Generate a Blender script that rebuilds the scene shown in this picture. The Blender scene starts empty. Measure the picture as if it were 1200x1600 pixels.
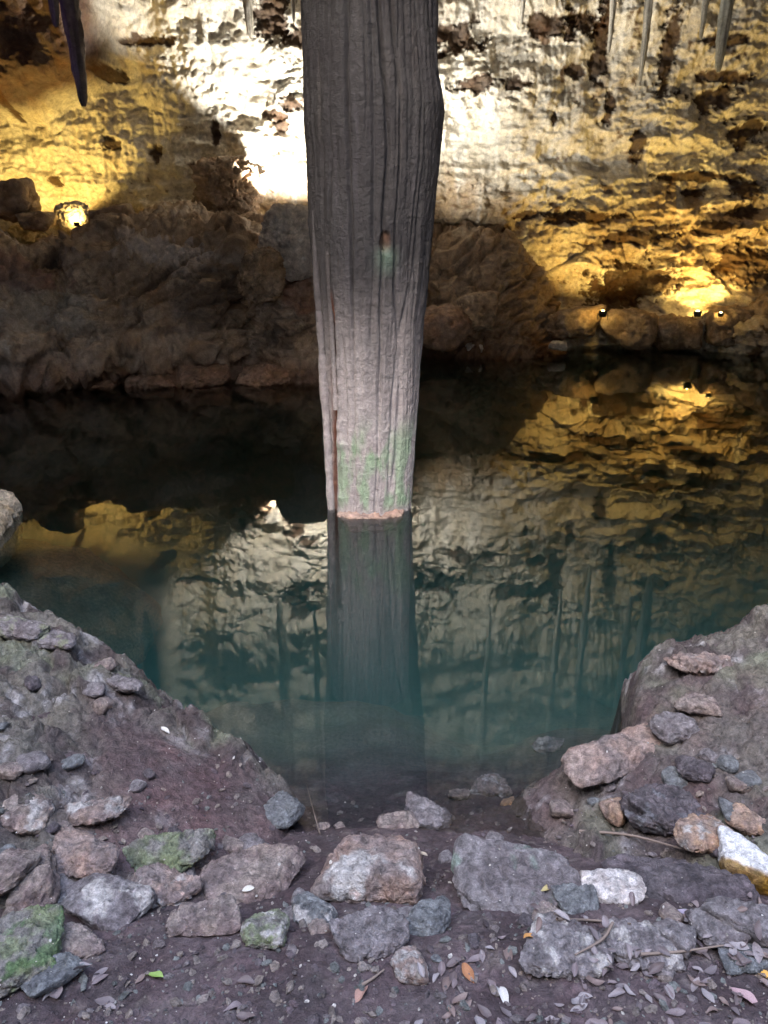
import bpy, bmesh, math, random
import numpy as np
from mathutils import Vector, Matrix
from mathutils.bvhtree import BVHTree

# ------------------------------------------------------------------ camera, sky, exposure
scene = bpy.context.scene
COL = scene.collection
R = math.radians
CAM_H, PITCH, FPX = 1.9, 20.5, 1200.0
cam_d = bpy.data.cameras.new('camera')
cam_d.sensor_fit = 'VERTICAL'; cam_d.sensor_height = 24.0; cam_d.sensor_width = 18.0
cam_d.lens = 24.0 * FPX / 1600.0
cam_d.clip_start = 0.05; cam_d.clip_end = 400
cam = bpy.data.objects.new('camera', cam_d); COL.objects.link(cam)
cam.location = (0, 0, CAM_H); cam.rotation_euler = (R(90 - PITCH), 0, 0)
scene.camera = cam

world = bpy.data.worlds.new('World'); scene.world = world; world.use_nodes = True
wn = world.node_tree; bg = wn.nodes['Background']
sky = wn.nodes.new('ShaderNodeTexSky'); sky.sky_type = 'NISHITA'; sky.sun_disc = False
sky.sun_elevation = R(38); sky.sun_rotation = R(200); sky.dust_density = 3.6; sky.air_density = 1.0
wn.links.new(sky.outputs[0], bg.inputs[0]); bg.inputs[1].default_value = 0.15

scene.view_settings.view_transform = 'Standard'; scene.view_settings.look = 'None'
scene.view_settings.exposure = 4.0; scene.view_settings.gamma = 1.0
scene.view_settings.use_curve_mapping = False
scene.render.engine = 'CYCLES'
cy = scene.cycles
cy.max_bounces = 8; cy.diffuse_bounces = 4; cy.glossy_bounces = 3; cy.transmission_bounces = 4
cy.transparent_max_bounces = 8; cy.volume_bounces = 1
cy.sample_clamp_indirect = 4.0
cy.use_denoising = True
try: cy.denoiser = 'OPENIMAGEDENOISE'
except Exception: pass

GOLD, WHITE, VIOLET = (1.0, 0.66, 0.17), (1.0, 0.94, 0.82), (0.45, 0.25, 1.0)
P_WHITE_A, P_WHITE_B = 56, 40
P_GOLD_A, P_GOLD_B, P_GOLD_C, P_GOLD_L = 6, 11.5, 8, 12

# ------------------------------------------------------------------ pixel helpers (photograph is 1200 x 1600)
cp, sp = math.cos(R(PITCH)), math.sin(R(PITCH))
def ray(px, py):
    a, b = (px - 600) / FPX, (800 - py) / FPX
    return np.array([a, cp + b * sp, -sp + b * cp])
def at_y(px, py, Y):
    d = ray(px, py); t = Y / d[1]
    return np.array([d[0] * t, Y, CAM_H + d[2] * t])
def at_z(px, py, Z):
    d = ray(px, py); t = (Z - CAM_H) / d[2]
    return np.array([d[0] * t, d[1] * t, Z])
def m_per_px(p):
    return (p[1] * cp - (p[2] - CAM_H) * sp) / FPX

# ------------------------------------------------------------------ noise
rng = np.random.default_rng(11)
PERM = np.concatenate([rng.permutation(256)] * 2)
G3 = rng.normal(size=(256, 3)); G3 /= np.linalg.norm(G3, axis=1)[:, None]
RND = rng.random((256, 3))
def hash3(i):
    return PERM[(PERM[(PERM[i[..., 0] & 255] + i[..., 1]) & 255] + i[..., 2]) & 255]
def perlin(P):
    P = np.asarray(P, float); i = np.floor(P).astype(np.int64); f = P - i
    u = f * f * f * (f * (f * 6 - 15) + 10)
    out = np.zeros(P.shape[:-1])
    for dx in (0, 1):
        wx = u[..., 0] if dx else 1 - u[..., 0]
        for dy in (0, 1):
            wy = wx * (u[..., 1] if dy else 1 - u[..., 1])
            for dz in (0, 1):
                w = wy * (u[..., 2] if dz else 1 - u[..., 2])
                g = G3[hash3(i + np.array([dx, dy, dz]))]
                out += w * (g[..., 0] * (f[..., 0] - dx) + g[..., 1] * (f[..., 1] - dy) + g[..., 2] * (f[..., 2] - dz))
    return out * 1.6
def fbm(P, octv=4, gain=0.5, seed=0.0):
    P = np.asarray(P, float) + seed * 17.31
    a, s, o = 1.0, 0.0, 0.0
    for k in range(octv):
        o = o + a * perlin(P); s += a; a *= gain; P = P * 2.03 + 5.7
    return o / s
def ridged(P, octv=4, gain=0.5, seed=0.0):
    P = np.asarray(P, float) + seed * 13.77
    a, s, o = 1.0, 0.0, 0.0
    for k in range(octv):
        o = o + a * (1 - 2 * np.abs(perlin(P))); s += a; a *= gain; P = P * 2.05 + 3.1
    return o / s
def worley(P, seed=0.0):
    P = np.asarray(P, float) + seed * 9.13
    i = np.floor(P).astype(np.int64); f = P - i
    f1 = np.full(P.shape[:-1], 9.0); f2 = f1.copy(); cid = np.zeros(P.shape[:-1], np.int64)
    for dx in (-1, 0, 1):
        for dy in (-1, 0, 1):
            for dz in (-1, 0, 1):
                o = np.array([dx, dy, dz]); h = hash3(i + o)
                d = np.linalg.norm(o + RND[h] - f, axis=-1)
                near = d < f1
                f2 = np.where(near, f1, np.minimum(f2, d)); cid = np.where(near, h, cid); f1 = np.where(near, d, f1)
    return f1, f2, cid
def sst(a, b, x):
    t = np.clip((x - a) / (b - a), 0, 1); return t * t * (3 - 2 * t)
def mixc(c, d, m):
    m = np.asarray(m)[..., None]; return np.asarray(c) * (1 - m) + np.asarray(d) * m

# ------------------------------------------------------------------ mesh helpers
def new_mesh(name, V, F, col=None, smooth=True):
    me = bpy.data.meshes.new(name)
    V = np.ascontiguousarray(V, np.float32).reshape(-1, 3); F = np.ascontiguousarray(F, np.int32)
    n, k = F.shape
    me.vertices.add(len(V)); me.vertices.foreach_set('co', V.ravel())
    me.loops.add(n * k); me.loops.foreach_set('vertex_index', F.ravel())
    me.polygons.add(n); me.polygons.foreach_set('loop_start', np.arange(0, n * k, k, dtype=np.int32))
    me.polygons.foreach_set('loop_total', np.full(n, k, np.int32))
    me.update(calc_edges=True)
    me.polygons.foreach_set('use_smooth', np.full(n, smooth))
    if col is not None:
        c = np.ones((len(V), 4), np.float32); c[:, :3] = np.clip(np.broadcast_to(np.asarray(col).reshape(-1, 3), (len(V), 3)), 0, 1)
        at = me.color_attributes.new('Col', 'FLOAT_COLOR', 'POINT'); at.data.foreach_set('color', c.ravel())
    return me
def grid_faces(n, m, closed_u=False):
    i = np.arange(n if closed_u else n - 1); j = np.arange(m - 1)
    I, J = np.meshgrid(i, j, indexing='ij'); K = (I + 1) % n
    return np.stack([I * m + J, K * m + J, K * m + J + 1, I * m + J + 1], -1).reshape(-1, 4)
def grid_normals(V, closed=False):
    if closed: du = np.roll(V, -1, 0) - np.roll(V, 1, 0)
    else: du = np.gradient(V, axis=0)
    dv = np.gradient(V, axis=1)
    n = np.cross(du, dv); return n / (np.linalg.norm(n, axis=-1, keepdims=True) + 1e-9)
def link(name, me, mat, parent=None, loc=None):
    o = bpy.data.objects.new(name, me); COL.objects.link(o)
    if mat and not me.materials: me.materials.append(mat)
    if parent: o.parent = parent
    if loc is not None: o.location = loc
    return o
def tag(o, label=None, cat=None, group=None, kind=None):
    if label: o['label'] = label
    if cat: o['category'] = cat
    if group: o['group'] = group
    if kind: o['kind'] = kind
    return o
def empty(name, loc):
    o = bpy.data.objects.new(name, None); COL.objects.link(o); o.location = loc; o.empty_display_size = 0.1
    return o
def bm_mesh(name, bm):
    me = bpy.data.meshes.new(name); bm.to_mesh(me); bm.free(); return me
def catmull(pts, n):
    pts = np.asarray(pts, float)
    d = np.concatenate([[0], np.cumsum(np.linalg.norm(np.diff(pts, axis=0), axis=1))])
    P = np.vstack([2 * pts[0] - pts[1], pts, 2 * pts[-1] - pts[-2]])
    s = np.linspace(0, d[-1], n) if np.isscalar(n) else np.asarray(n) * d[-1]
    k = np.clip(np.searchsorted(d, s, side='right') - 1, 0, len(pts) - 2)
    t = ((s - d[k]) / (d[k + 1] - d[k]))[:, None]
    p0, p1, p2, p3 = P[k], P[k + 1], P[k + 2], P[k + 3]
    return 0.5 * (2 * p1 + (p2 - p0) * t + (2 * p0 - 5 * p1 + 4 * p2 - p3) * t * t + (3 * p1 - p0 - 3 * p2 + p3) * t ** 3)

# ------------------------------------------------------------------ materials
def rock_mat(name, scale=1.0, bump=0.02, rough=(0.65, 0.95), var=0.45, tint=None, spec=0.35):
    m = bpy.data.materials.new(name); m.use_nodes = True
    nt = m.node_tree; N, L = nt.nodes, nt.links
    b = N['Principled BSDF']
    at = N.new('ShaderNodeAttribute'); at.attribute_name = 'Col'
    tc = N.new('ShaderNodeTexCoord')
    def noise(s, det=6, ro=0.6, dist=0.0):
        n = N.new('ShaderNodeTexNoise'); n.inputs['Scale'].default_value = s * scale
        n.inputs['Detail'].default_value = det; n.inputs['Roughness'].default_value = ro
        n.inputs['Distortion'].default_value = dist
        L.new(tc.outputs['Object'], n.inputs['Vector']); return n
    def rng_(src, lo, hi, a=0.3, c=0.7):
        r = N.new('ShaderNodeMapRange'); r.inputs[1].default_value = a; r.inputs[2].default_value = c
        r.inputs[3].default_value = lo; r.inputs[4].default_value = hi
        L.new(src, r.inputs[0]); return r
    n1, n2, n3 = noise(2.6), noise(14, 5, 0.65, 0.4), noise(70, 4, 0.7)
    f1 = rng_(n2.outputs[0], 1 - var, 1 + var * 0.7)
    f2 = rng_(n3.outputs[0], 1 - var * 0.6, 1 + var * 0.55)
    mul = N.new('ShaderNodeMath'); mul.operation = 'MULTIPLY'; L.new(f1.outputs[0], mul.inputs[0]); L.new(f2.outputs[0], mul.inputs[1])
    mx = N.new('ShaderNodeVectorMath'); mx.operation = 'SCALE'; L.new(at.outputs['Color'], mx.inputs[0]); L.new(mul.outputs[0], mx.inputs['Scale'])
    hs = N.new('ShaderNodeHueSaturation')
    L.new(mx.outputs[0], hs.inputs['Color'])
    f3 = rng_(n1.outputs[0], 0.7, 1.25); L.new(f3.outputs[0], hs.inputs['Saturation'])
    f4 = rng_(n2.outputs['Color'], 0.485, 0.515); L.new(f4.outputs[0], hs.inputs['Hue'])
    L.new(hs.outputs[0], b.inputs['Base Color'])
    f5 = rng_(n1.outputs[0], rough[0], rough[1]); L.new(f5.outputs[0], b.inputs['Roughness'])
    b.inputs['Specular IOR Level'].default_value = spec
    add = N.new('ShaderNodeMath'); add.operation = 'MULTIPLY_ADD'
    L.new(n3.outputs[0], add.inputs[0]); add.inputs[1].default_value = 0.35; L.new(n2.outputs[0], add.inputs[2])
    bp = N.new('ShaderNodeBump'); bp.inputs['Strength'].default_value = 1.0; bp.inputs['Distance'].default_value = bump
    L.new(add.outputs[0], bp.inputs['Height']); L.new(bp.outputs[0], b.inputs['Normal'])
    return m
M_WALL = rock_mat('cave_rock', 1.0, 0.03, var=0.35)
M_COLUMN = rock_mat('flowstone', 1.6, 0.02, (0.5, 0.85), 0.3)
M_STONE = rock_mat('shore_stone', 3.0, 0.02, (0.6, 0.95), 0.6)
M_SOIL = rock_mat('mud', 4.0, 0.012, (0.55, 0.95), 0.5)
M_LEAF = bpy.data.materials.new('dry_leaf'); M_LEAF.use_nodes = True
_n, _l = M_LEAF.node_tree.nodes, M_LEAF.node_tree.links
_oi = _n.new('ShaderNodeObjectInfo'); _tc = _n.new('ShaderNodeTexCoord'); _nz = _n.new('ShaderNodeTexNoise'); _nz.inputs['Scale'].default_value = 60
_l.new(_tc.outputs['Object'], _nz.inputs['Vector'])
_mr = _n.new('ShaderNodeMapRange'); _mr.inputs[1].default_value = .3; _mr.inputs[2].default_value = .7; _mr.inputs[3].default_value = .6; _mr.inputs[4].default_value = 1.25
_l.new(_nz.outputs[0], _mr.inputs[0])
_vs = _n.new('ShaderNodeVectorMath'); _vs.operation = 'SCALE'; _l.new(_oi.outputs['Color'], _vs.inputs[0]); _l.new(_mr.outputs[0], _vs.inputs['Scale'])
_l.new(_vs.outputs[0], _n['Principled BSDF'].inputs['Base Color']); _n['Principled BSDF'].inputs['Roughness'].default_value = 0.6
def plain(name, c, rough=0.6, emit=None, es=0):
    m = bpy.data.materials.new(name); m.use_nodes = True; b = m.node_tree.nodes['Principled BSDF']
    b.inputs['Base Color'].default_value = (*c, 1); b.inputs['Roughness'].default_value = rough
    if emit: b.inputs['Emission Color'].default_value = (*emit, 1); b.inputs['Emission Strength'].default_value = es
    return m
M_HOUSING = plain('lamp_housing', (0.02, 0.02, 0.02), 0.5)
M_BARK = plain('twig_bark', (0.22, 0.17, 0.14), 0.8)
M_GLOW = {'gold': plain('gold_lens', (.8, .8, .8), .3, GOLD, 14), 'white': plain('white_lens', (.8, .8, .8), .3, WHITE, 14), 'violet': plain('violet_lens', (.8, .8, .8), .3, VIOLET, 2)}

# ------------------------------------------------------------------ cave wall (horseshoe closed behind the camera)
def dens(a, b, h): return np.arange(a, b, h)
def wall_colour(P, upper):
    x, z = P[..., 0], P[..., 2]
    big = fbm(P * [0.5, 0.5, 0.9], 4, seed=3)
    med = fbm(P * [2.2, 2.2, 2.6], 5, 0.6, seed=4)
    streak = fbm(P * [5.0, 5.0, 0.55], 4, 0.55, seed=5)
    c = mixc((0.47, 0.36, 0.24), (0.72, 0.66, 0.55), sst(-0.25, 0.3, big + 0.55 * upper - 0.15))
    c = mixc(c, (0.78, 0.75, 0.68), sst(0.0, 0.45, streak + 0.35 * upper - 0.15) * 0.8)
    c = mixc(c, (0.36, 0.34, 0.30), sst(0.2, 0.55, fbm(P * [3.5, 3.5, 1.0], 5, 0.6, seed=6)) * 0.6)
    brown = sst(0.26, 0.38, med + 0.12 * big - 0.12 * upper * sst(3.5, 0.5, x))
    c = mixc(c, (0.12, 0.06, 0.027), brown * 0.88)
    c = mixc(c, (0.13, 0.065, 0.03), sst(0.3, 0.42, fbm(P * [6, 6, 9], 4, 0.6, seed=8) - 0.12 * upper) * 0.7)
    return c
# dark brown hollows where the pale crust is missing; the last one paints in a shadowed blob: (px, py, half width, half height)
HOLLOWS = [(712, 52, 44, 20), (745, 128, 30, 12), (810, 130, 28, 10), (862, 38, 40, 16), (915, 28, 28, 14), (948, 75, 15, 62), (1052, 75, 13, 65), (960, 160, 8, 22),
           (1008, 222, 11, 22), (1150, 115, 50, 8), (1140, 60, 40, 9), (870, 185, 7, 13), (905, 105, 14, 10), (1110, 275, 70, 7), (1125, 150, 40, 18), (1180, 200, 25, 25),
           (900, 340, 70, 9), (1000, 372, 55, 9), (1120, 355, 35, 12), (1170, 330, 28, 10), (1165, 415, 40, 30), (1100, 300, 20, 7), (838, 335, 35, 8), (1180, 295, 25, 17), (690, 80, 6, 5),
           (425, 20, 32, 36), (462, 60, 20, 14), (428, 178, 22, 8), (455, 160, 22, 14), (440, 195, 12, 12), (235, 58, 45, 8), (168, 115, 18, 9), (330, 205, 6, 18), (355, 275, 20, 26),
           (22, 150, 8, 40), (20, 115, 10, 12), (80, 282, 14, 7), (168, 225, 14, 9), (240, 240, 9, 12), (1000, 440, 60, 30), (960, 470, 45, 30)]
YW = 13.5
path = np.array([(-10.5, -6), (-10.5, 3), (-10.3, 8), (-9.6, 11), (-8.2, 12.7), (-6.4, 13.3), (-4, YW), (-2, YW), (0, YW), (2, YW), (4, YW), (6.4, 13.3), (8.2, 12.7), (9.6, 11), (10.3, 8), (10.5, 3), (10.5, -6)])
total = np.linalg.norm(np.diff(path, axis=0), axis=1); cum = np.concatenate([[0], np.cumsum(total)]); T = cum[-1]
f0, f1_ = cum[4] + 0.3, cum[12] - 0.3
s = np.concatenate([np.linspace(0, f0, 90, endpoint=False), dens(f0, f1_, 0.02), np.linspace(f1_, T, 90)]) / T
plan = catmull(path, s)
tang = np.gradient(plan, axis=0); tang /= np.linalg.norm(tang, axis=1)[:, None]
inw = np.stack([tang[:, 1], -tang[:, 0]], 1)
zs = np.concatenate([np.linspace(-3, -0.15, 30, endpoint=False), dens(-0.15, 5.4, 0.02), np.linspace(5.4, 9.6, 70)])
X = plan[:, None, 0] + 0 * zs; Y = plan[:, None, 1] + 0 * zs; Z = zs[None, :] + 0 * X
P = np.stack([X, Y, Z], -1)
off = 0.085 * np.clip(Z - 3.0, 0, 2.2) ** 2 + 0.25 * np.maximum(0, Z - 5.2)
off += 0.75 * sst(0.8, 0.35, Z + 0.12 * fbm(P * 1.1, 3, seed=40)) * sst(0.3, 1.4, X)          # ledge under the right-hand lamps
off += 0.55 * sst(1.7, 0.9, Z + 0.2 * fbm(P * 0.9, 3, seed=41)) * sst(5.2, 6.2, X)
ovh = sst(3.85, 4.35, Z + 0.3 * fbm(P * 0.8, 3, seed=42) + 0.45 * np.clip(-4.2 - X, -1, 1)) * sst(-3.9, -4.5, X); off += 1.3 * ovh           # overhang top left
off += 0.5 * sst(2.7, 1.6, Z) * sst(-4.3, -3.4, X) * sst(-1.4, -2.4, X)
off += 0.45 * fbm(P * [0.45, 0.45, 0.7], 3, seed=1)
off += 0.26 * ridged(P * [0.8, 0.8, 2.4], 4, 0.5, seed=2) * sst(4.8, 2.0, Z)
w1, w2, cid = worley(P * [1.5, 1.5, 2.1] + 0.35 * fbm(P * 2, 3, seed=12)[..., None])
off += (0.14 * RND[cid, 0] - 0.05 * sst(0.10, 0.0, w2 - w1)) * sst(3.2, 1.6, Z)
off += 0.13 * fbm(P * [2.3, 2.3, 3.4], 4, 0.55, seed=9)
Pw = P + 0.22 * np.stack([fbm(P * 1.7, 3, seed=61), 0 * X, fbm(P * 1.7, 3, seed=62)], -1)
calm = sst(1.25, 0.6, np.sqrt(((X - 2.6) / 1.9) ** 2 + ((Z - 3.0) / 0.62) ** 2) + 0.5 * fbm(P * 1.2, 3, seed=63))   # smooth pale flow sheet
calm = np.maximum(calm, 0.8 * sst(0.05, 0.3, fbm(P * 0.55, 3, seed=64)))
skw = np.stack([Pw[..., 0] + 0.5 * Pw[..., 2], Pw[..., 1], Pw[..., 2] - 0.25 * Pw[..., 0]], -1)
rg = ridged(skw * [2.1, 2.1, 4.6], 5, 0.58, seed=10)
off += (0.115 * rg + 0.06 * (np.abs(fbm(skw * [6, 6, 9], 4, 0.6, seed=11)) * 2 - 0.5)) * (1 - 0.85 * calm)
upper = sst(1.9, 2.9, Z + 0.4 * fbm(P * 0.6, 3, seed=13))
drape = ridged((P + 0.1 * fbm(P * 1.5, 3, seed=65)[..., None]) * [3.0, 3.0, 0.4], 4, 0.5, seed=14)
dm = upper * sst(-0.25, 0.25, fbm(P * [0.8, 0.8, 0.8], 3, seed=15) + 0.15)
off += dm * (0.10 * drape * (1 - 0.6 * calm) + 0.03 * (1 - 0.5 * calm) * ridged(Pw * [11, 11, 1.0], 3, seed=16))
colw = wall_colour(P, upper)
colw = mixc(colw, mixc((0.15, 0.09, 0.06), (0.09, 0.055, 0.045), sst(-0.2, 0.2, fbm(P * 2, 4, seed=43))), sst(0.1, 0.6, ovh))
hn = fbm(P * [3.4, 3.4, 4.2], 6, 0.72, seed=17)
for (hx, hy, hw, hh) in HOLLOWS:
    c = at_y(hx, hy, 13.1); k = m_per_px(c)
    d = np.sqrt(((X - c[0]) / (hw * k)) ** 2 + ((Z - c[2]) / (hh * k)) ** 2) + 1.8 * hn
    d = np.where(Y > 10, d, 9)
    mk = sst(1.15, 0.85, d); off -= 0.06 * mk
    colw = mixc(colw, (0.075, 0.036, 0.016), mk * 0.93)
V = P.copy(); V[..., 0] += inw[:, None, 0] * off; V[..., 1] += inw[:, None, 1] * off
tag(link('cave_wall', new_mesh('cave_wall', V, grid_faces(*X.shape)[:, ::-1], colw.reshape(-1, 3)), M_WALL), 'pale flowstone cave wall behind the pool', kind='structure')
# rear wall of the sinkhole, behind the camera
xs = np.linspace(-11, 11, 70); zz = np.linspace(-2, 12, 50)
Xr, Zr = np.meshgrid(xs, zz, indexing='ij'); Pr = np.stack([Xr, 0 * Xr - 6.0, Zr], -1)
Pr[..., 1] += 0.6 * fbm(Pr * 0.6, 4, seed=20)
tag(link('rear_wall', new_mesh('rear_wall', Pr, grid_faces(70, 50), wall_colour(Pr, 0 * Xr) * 0.6), M_WALL), kind='structure')
# ceiling with the daylight opening above the shore
xs = np.linspace(-11, 11, 150); ys = np.linspace(-6.6, 14.2, 150)
Xc, Yc = np.meshgrid(xs, ys, indexing='ij'); Pc = np.stack([Xc, Yc, 5.9 + 2.8 * sst(7.0, 10.5, Yc)], -1)
Pc[..., 2] += 0.5 * fbm(Pc * 0.5, 4, seed=22) + 0.2 * ridged(Pc * 1.5, 4, seed=23) + 0.0 * Xc
Fc = grid_faces(150, 150)
ce = Pc.reshape(-1, 3)[Fc].mean(1)
hole = ((ce[:, 0] / 4.6) ** 2 + ((ce[:, 1] + 1.2) / 3.8) ** 2 + 0.25 * fbm(ce * 0.8, 3, seed=24)) < 1
tag(link('cave_ceiling', new_mesh('cave_ceiling', Pc, Fc[~hole][:, ::-1], wall_colour(Pc, 0 * Xc).reshape(-1, 3)), M_WALL), kind='structure')
po = bpy.data.lights.new('portal', 'AREA'); po.shape = 'RECTANGLE'; po.size = 9.6; po.size_y = 8.6; po.cycles.is_portal = True
pob = bpy.data.objects.new('sky_portal', po); COL.objects.link(pob); pob.location = (0, -0.7, 6.7)

# ------------------------------------------------------------------ ground and lake bed
def G0(x, y):
    z = np.interp(y, [-7, 0, 0.9, 1.35, 1.65, 2.05, 2.5, 3.1, 4.2, 6, 9, 12, 14], [0.5, 0.45, 0.39, 0.30, 0.17, -0.01, -0.16, -0.42, -1.1, -2.0, -2.2, -1.6, -1.2])
    return z
def left_bank(x, y):
    h = 0.44 * (-x - 0.34); h = 0.60 * np.tanh(h / 0.60)
    edge = 2.30 + 0.50 * np.clip(-x - 0.29, 0, 2.2)
    return h + 0.05 - np.maximum(0, y - edge + 0.15) ** 2 * 5.5 - 0.22 * np.maximum(0, 1.55 - y)
def right_bank(x, y):
    h = 0.46 * (x - 0.56); h = 0.46 * np.tanh(h / 0.46)
    edge = 2.34 + 0.22 * np.clip(x - 0.5, 0, 2) + 0.36 * sst(0.90, 1.06, x)
    return h + 0.03 - np.maximum(0, y - edge + 0.15) ** 2 * 6.0 - 0.25 * np.maximum(0, 1.75 - y)
xs = np.concatenate([np.linspace(-11, -2.0, 50, endpoint=False), dens(-2.0, 2.0, 0.0085), np.linspace(2.0, 11, 50)])
ys = np.concatenate([np.linspace(-7, 0.7, 30, endpoint=False), dens(0.7, 2.7, 0.0085), np.geomspace(2.7, 14.5, 110)])
Xg, Yg = np.meshgrid(xs, ys, indexing='ij'); Pg = np.stack([Xg, Yg, 0 * Xg], -1)
gz = G0(Xg, Yg)
gz = np.maximum(gz, left_bank(Xg, Yg) - 0.05); gz = np.maximum(gz, right_bank(Xg, Yg) - 0.05)
near = sst(3.2, 2.2, Yg)
gz += 0.035 * fbm(Pg * 2.2, 3, seed=30) + 0.020 * fbm(Pg * 8, 4, 0.6, seed=31) * near + 0.007 * ridged(Pg * 26, 3, seed=32) * near
gz += (1 - near) * 0.3 * fbm(Pg * 0.9, 4, seed=33)
Pg[..., 2] = gz
cg = mixc((0.078, 0.056, 0.06), (0.135, 0.10, 0.105), sst(-0.2, 0.35, fbm(Pg * [5, 5, 5], 4, 0.6, seed=34)))
cg = mixc(cg, (0.20, 0.165, 0.15), sst(0.2, 0.4, fbm(Pg * [14, 14, 14], 4, 0.6, seed=35)) * 0.6)
cg = mixc(cg, (0.21, 0.23, 0.17), sst(-0.15, -0.6, gz))
tag(link('ground', new_mesh('ground', Pg, grid_faces(*Xg.shape), cg.reshape(-1, 3)), M_SOIL), kind='structure')

# ------------------------------------------------------------------ pool water
wm = bpy.data.materials.new('pool_water'); wm.use_nodes = True
N, L = wm.node_tree.nodes, wm.node_tree.links
N.remove(N['Principled BSDF']); out = N['Material Output']
fr = N.new('ShaderNodeFresnel'); fr.inputs['IOR'].default_value = 2.0
tr = N.new('ShaderNodeBsdfTransparent'); gl = N.new('ShaderNodeBsdfGlossy'); gl.inputs['Roughness'].default_value = 0.015
tcw = N.new('ShaderNodeTexCoord'); nw = N.new('ShaderNodeTexNoise'); nw.inputs['Scale'].default_value = 2.2; nw.inputs['Detail'].default_value = 2
bw = N.new('ShaderNodeBump'); bw.inputs['Strength'].default_value = 0.6; bw.inputs['Distance'].default_value = 0.0016
L.new(tcw.outputs['Object'], nw.inputs['Vector']); L.new(nw.outputs[0], bw.inputs['Height'])
L.new(bw.outputs[0], gl.inputs['Normal'])
mxs = N.new('ShaderNodeMixShader'); L.new(fr.outputs[0], mxs.inputs[0]); L.new(tr.outputs[0], mxs.inputs[1]); L.new(gl.outputs[0], mxs.inputs[2])
L.new(mxs.outputs[0], out.inputs['Surface'])
pv = N.new('ShaderNodeVolumePrincipled'); pv.inputs['Color'].default_value = (0.125, 0.35, 0.33, 1); pv.inputs['Density'].default_value = 0.6
pv.inputs['Absorption Color'].default_value = (0.25, 0.6, 0.55, 1); pv.inputs['Anisotropy'].default_value = 0.0
L.new(pv.outputs[0], out.inputs['Volume'])
bm = bmesh.new(); bmesh.ops.create_cube(bm, size=1.0)
for v in bm.verts: v.co = Vector((v.co.x * 24, v.co.y * 14 + 8.2, -5.0 if v.co.z < 0 else 0.0))
tag(link('water', bm_mesh('water', bm), wm), kind='structure')

# ------------------------------------------------------------------ rocks
_ico = {}
def ico(sub):
    if sub not in _ico:
        b = bmesh.new(); bmesh.ops.create_icosphere(b, subdivisions=sub, radius=1.0)
        b.verts.ensure_lookup_table()
        v = np.array([v.co[:] for v in b.verts]); f = np.array([[q.index for q in p.verts] for p in b.faces]); b.free()
        _ico[sub] = (v / np.linalg.norm(v, axis=1)[:, None], f)
    return _ico[sub]
BVH_SRC = []
def rock_mesh(name, dims, seed, sub=4, sharp=9, rough=1.0, cols=((.3, .26, .25), (.2, .17, .18)), patch=None, box=0.75, rot=0.0, tilt=(0, 0), detail=0.0, under=0.0):
    """dims = full size; faceted by random cutting planes, then weathered with noise; returns mesh and vertex array (local)"""
    d, f = ico(sub); r = np.random.default_rng(seed)
    nr, hs = [], []
    for ax in range(3):
        for sg in (-1, 1):
            v = r.normal(0, 0.22, 3); v[ax] += sg; nr.append(v / np.linalg.norm(v)); hs.append(r.uniform(box, 1.0))
    for _ in range(7):
        v = r.normal(size=3); nr.append(v / np.linalg.norm(v)); hs.append(r.uniform(0.85, 1.12))
    nr, hs = np.array(nr), np.array(hs)
    q = np.maximum(0, d @ nr.T) / hs
    rad = (q ** sharp).sum(1) ** (-1.0 / sharp)
    v = d * rad[:, None]
    v /= np.abs(v).max(0)
    dims = np.asarray(dims, float); S = dims.max(); v = v * dims / 2
    n = d / dims; n /= np.linalg.norm(n, axis=1)[:, None]
    so = seed * 3.7
    w = v / S
    disp = 0.075 * fbm(w * 2.6, 4, 0.55, seed=so) + 0.04 * ridged(w * 5.5, 4, 0.55, seed=so + 1) + 0.012 * fbm(w * 22, 3, 0.6, seed=so + 2)
    disp -= 0.05 * sst(0.32, 0.5, fbm(w * 4.2, 3, seed=so + 3))
    if detail: disp += detail * ridged(w * [4, 4, 11], 5, 0.6, seed=so + 4)
    pf1, pf2, pc = worley(w * 6.0 + 0.3 * fbm(w * 5, 2, seed=so + 8)[..., None], seed=so)
    disp += 0.035 * (RND[pc, 0] - 0.5) - 0.02 * sst(0.12, 0, pf2 - pf1) - 0.035 * sst(0.25, 0.5, fbm(w * 9, 3, 0.65, seed=so + 9)) + 0.018 * ridged(w * 14, 3, 0.65, seed=so + 10)
    v = v + n * (disp * S * rough)[:, None]
    if under:
        q_ = np.clip(-v[:, 2] / (dims[2] / 2), 0, 1); v[:, :2] *= (1 - under * q_ ** 0.8)[:, None]
    m = sst(-0.15, 0.25, fbm(w * 3.5, 4, 0.6, seed=so + 5))
    c = mixc(cols[0], cols[1], m)
    if patch is not None:
        c = mixc(c, patch, sst(0.08, 0.26, fbm(w * 3.0, 4, 0.6, seed=so + 6)))
    c = c * (1 + 0.7 * fbm(w * 12, 5, 0.68, seed=so + 7))[:, None]
    c = mixc(c, np.minimum(np.array(cols[0]) * 1.9, 0.75), sst(0.3, 0.5, fbm(w * 9, 4, 0.65, seed=so + 11)) * 0.7)
    Rm = np.array(Matrix.Rotation(rot, 3, 'Z') @ Matrix.Rotation(tilt[0], 3, 'X') @ Matrix.Rotation(tilt[1], 3, 'Y'))
    v = v @ Rm.T
    return new_mesh(name, v, f, c), v, f
def put_rock(name, loc, dims, seed, label, cat='rock', mat=None, group=None, bvh=True, **kw):
    me, v, f = rock_mesh(name, dims, seed, **kw)
    o = link(name, me, mat or M_STONE, loc=tuple(loc))
    tag(o, label, cat, group)
    if bvh: BVH_SRC.append((v + np.asarray(loc), f))
    return o

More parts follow.
